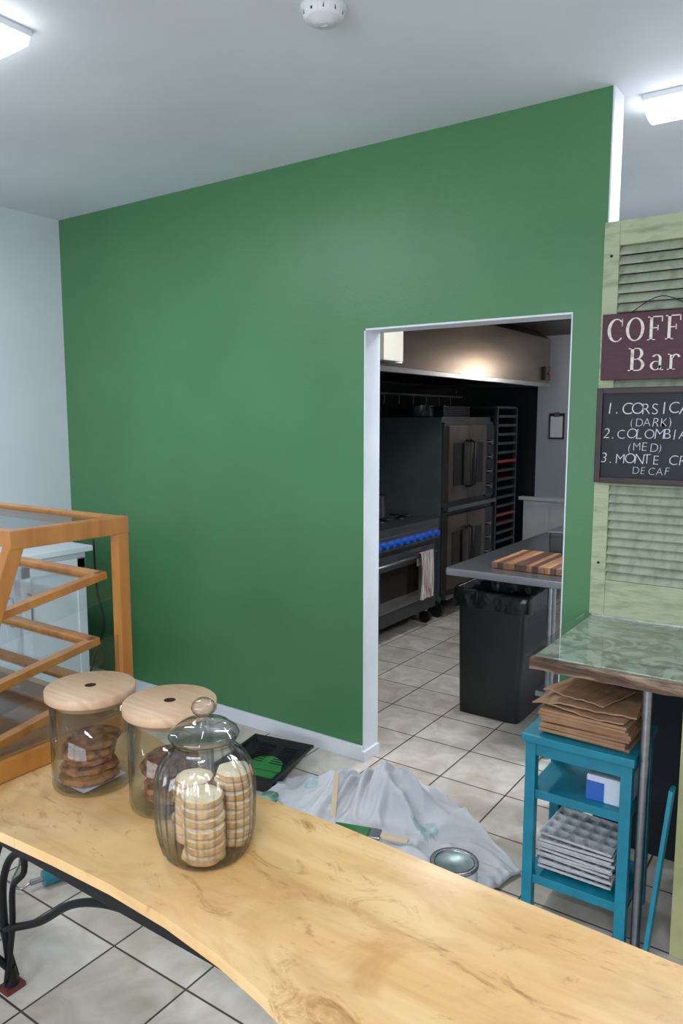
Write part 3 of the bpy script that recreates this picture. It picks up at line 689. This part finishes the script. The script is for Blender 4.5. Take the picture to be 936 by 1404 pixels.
b=B('sheet_pan_stack')
for i in range(6): b.box(-3.5,-2.95,5.78,6.3,1.662+i*.016,1.674+i*.016,'steeld',bev=.003)
b.done()
b=B('saucepan'); b.lathe((-3.05,5.58,1.661),[(0,0),(.09,0),(.1,.01),(.1,.09),(.104,.093),(.096,.093),(.094,.012),(0,.01)],'steel',32); b.tube([(-2.96,5.58,1.74),(-2.88,5.54,1.745),(-2.8,5.5,1.75)],.008,'steel'); b.done()
b=B('sheet_pan_rack')
for x in(-3.3,-2.76):
    for y in(6.46,6.92): b.box(x-.014,x+.014,y-.014,y+.014,.08,1.75,'steeld')
for i in range(18):
    z=.25+i*.083
    b.box(-3.3,-2.75,6.47,6.91,z,z+.014,'steeld' if i%5 else 'red',bev=.003)
    b.box(-2.752,-2.744,6.48,6.90,z-.004,z+.02,'steeld' if i%6 else 'red')
for x in(-3.3,-2.76):
    for y in(6.46,6.92): b.cyl((x,y-.015,.04),(x,y+.015,.04),.04,'blk')
b.box(-3.3,-2.76,6.45,6.93,1.74,1.76,'steeld'); b.done()
b=B('range_hood'); XF=-2.4
prof=[(-3.78,1.98),(XF,1.95),(XF,2.36),(XF-.12,2.44),(-3.78,2.44)]
vs=[(x,3.3,z) for x,z in prof]+[(x,6.8,z) for x,z in prof]; n=5
b.add(vs,[(i,(i+1)%n,n+(i+1)%n,n+i) for i in range(1,n)]+[tuple(range(n)),tuple(range(n,2*n))],'hood')
b.box(XF-.03,XF+.008,3.3,6.8,1.93,1.965,'steel',bev=.003); b.box(-3.78,XF,3.3,3.33,1.94,1.98,'steel'); b.box(-3.78,XF,6.77,6.8,1.94,1.98,'steel')
b.box(-3.7,XF-.06,3.4,6.7,2.1,2.12,'iron')
b.add([(-3.78,3.3,2.0),(XF-.03,3.3,2.0),(XF-.03,6.8,2.0),(-3.78,6.8,2.0)],[(0,1,2,3)],'iron')
b.box(XF+.001,XF+.03,6.62,6.74,1.99,2.11,'blk',bev=.004); b.cyl((XF+.03,6.68,2.05),(XF+.045,6.68,2.05),.012,'red')
b.done()
b=B('paper_notice'); b.box(-2.399,-2.394,4.03,4.12,1.99,2.07,'paper'); b.box(-2.394,-2.3935,4.05,4.1,2.01,2.035,'boxb'); b.done()
b=B('control_box'); b.box(-2.391,-2.3,3.75,3.97,1.985,2.2,'beige',bev=.004); b.done()
b=B('pot_rack'); b.tube([(-2.7,3.9,1.82),(-2.7,5.6,1.82)],.01,'iron',sub=1)
for i in range(8):
    y=4.0+i*.2; b.tube([(-2.7,y,1.82),(-2.7,y+.01,1.78),(-2.7,y,1.75)],.004,'iron')
for y in(3.95,5.5): b.tube([(-2.7,y,1.82),(-2.7,y,1.93)],.006,'iron',sub=1)
b.done()
b=B('clipboard'); b.box(-2.56,-2.41,7.286,7.3,1.45,1.70,'frame'); b.box(-2.545,-2.425,7.281,7.287,1.465,1.67,'paper'); b.box(-2.51,-2.46,7.276,7.29,1.665,1.71,'steel'); b.done()

# ------------------------------------------------------------ world + camera
w=bpy.data.worlds.new('World'); S.world=w; w.use_nodes=True
w.node_tree.nodes['Background'].inputs[0].default_value=(.75,.85,1,1); w.node_tree.nodes['Background'].inputs[1].default_value=.8
cam=bpy.data.cameras.new('Camera'); co=bpy.data.objects.new('Camera',cam); S.collection.objects.link(co)
cam.sensor_fit='VERTICAL'; cam.sensor_height=36; cam.sensor_width=24; cam.lens=1030/1404*36; cam.clip_start=.05
co.location=(0,0,1.65); co.rotation_euler=(math.radians(90-7.1),0,math.radians(34.7))
S.camera=co
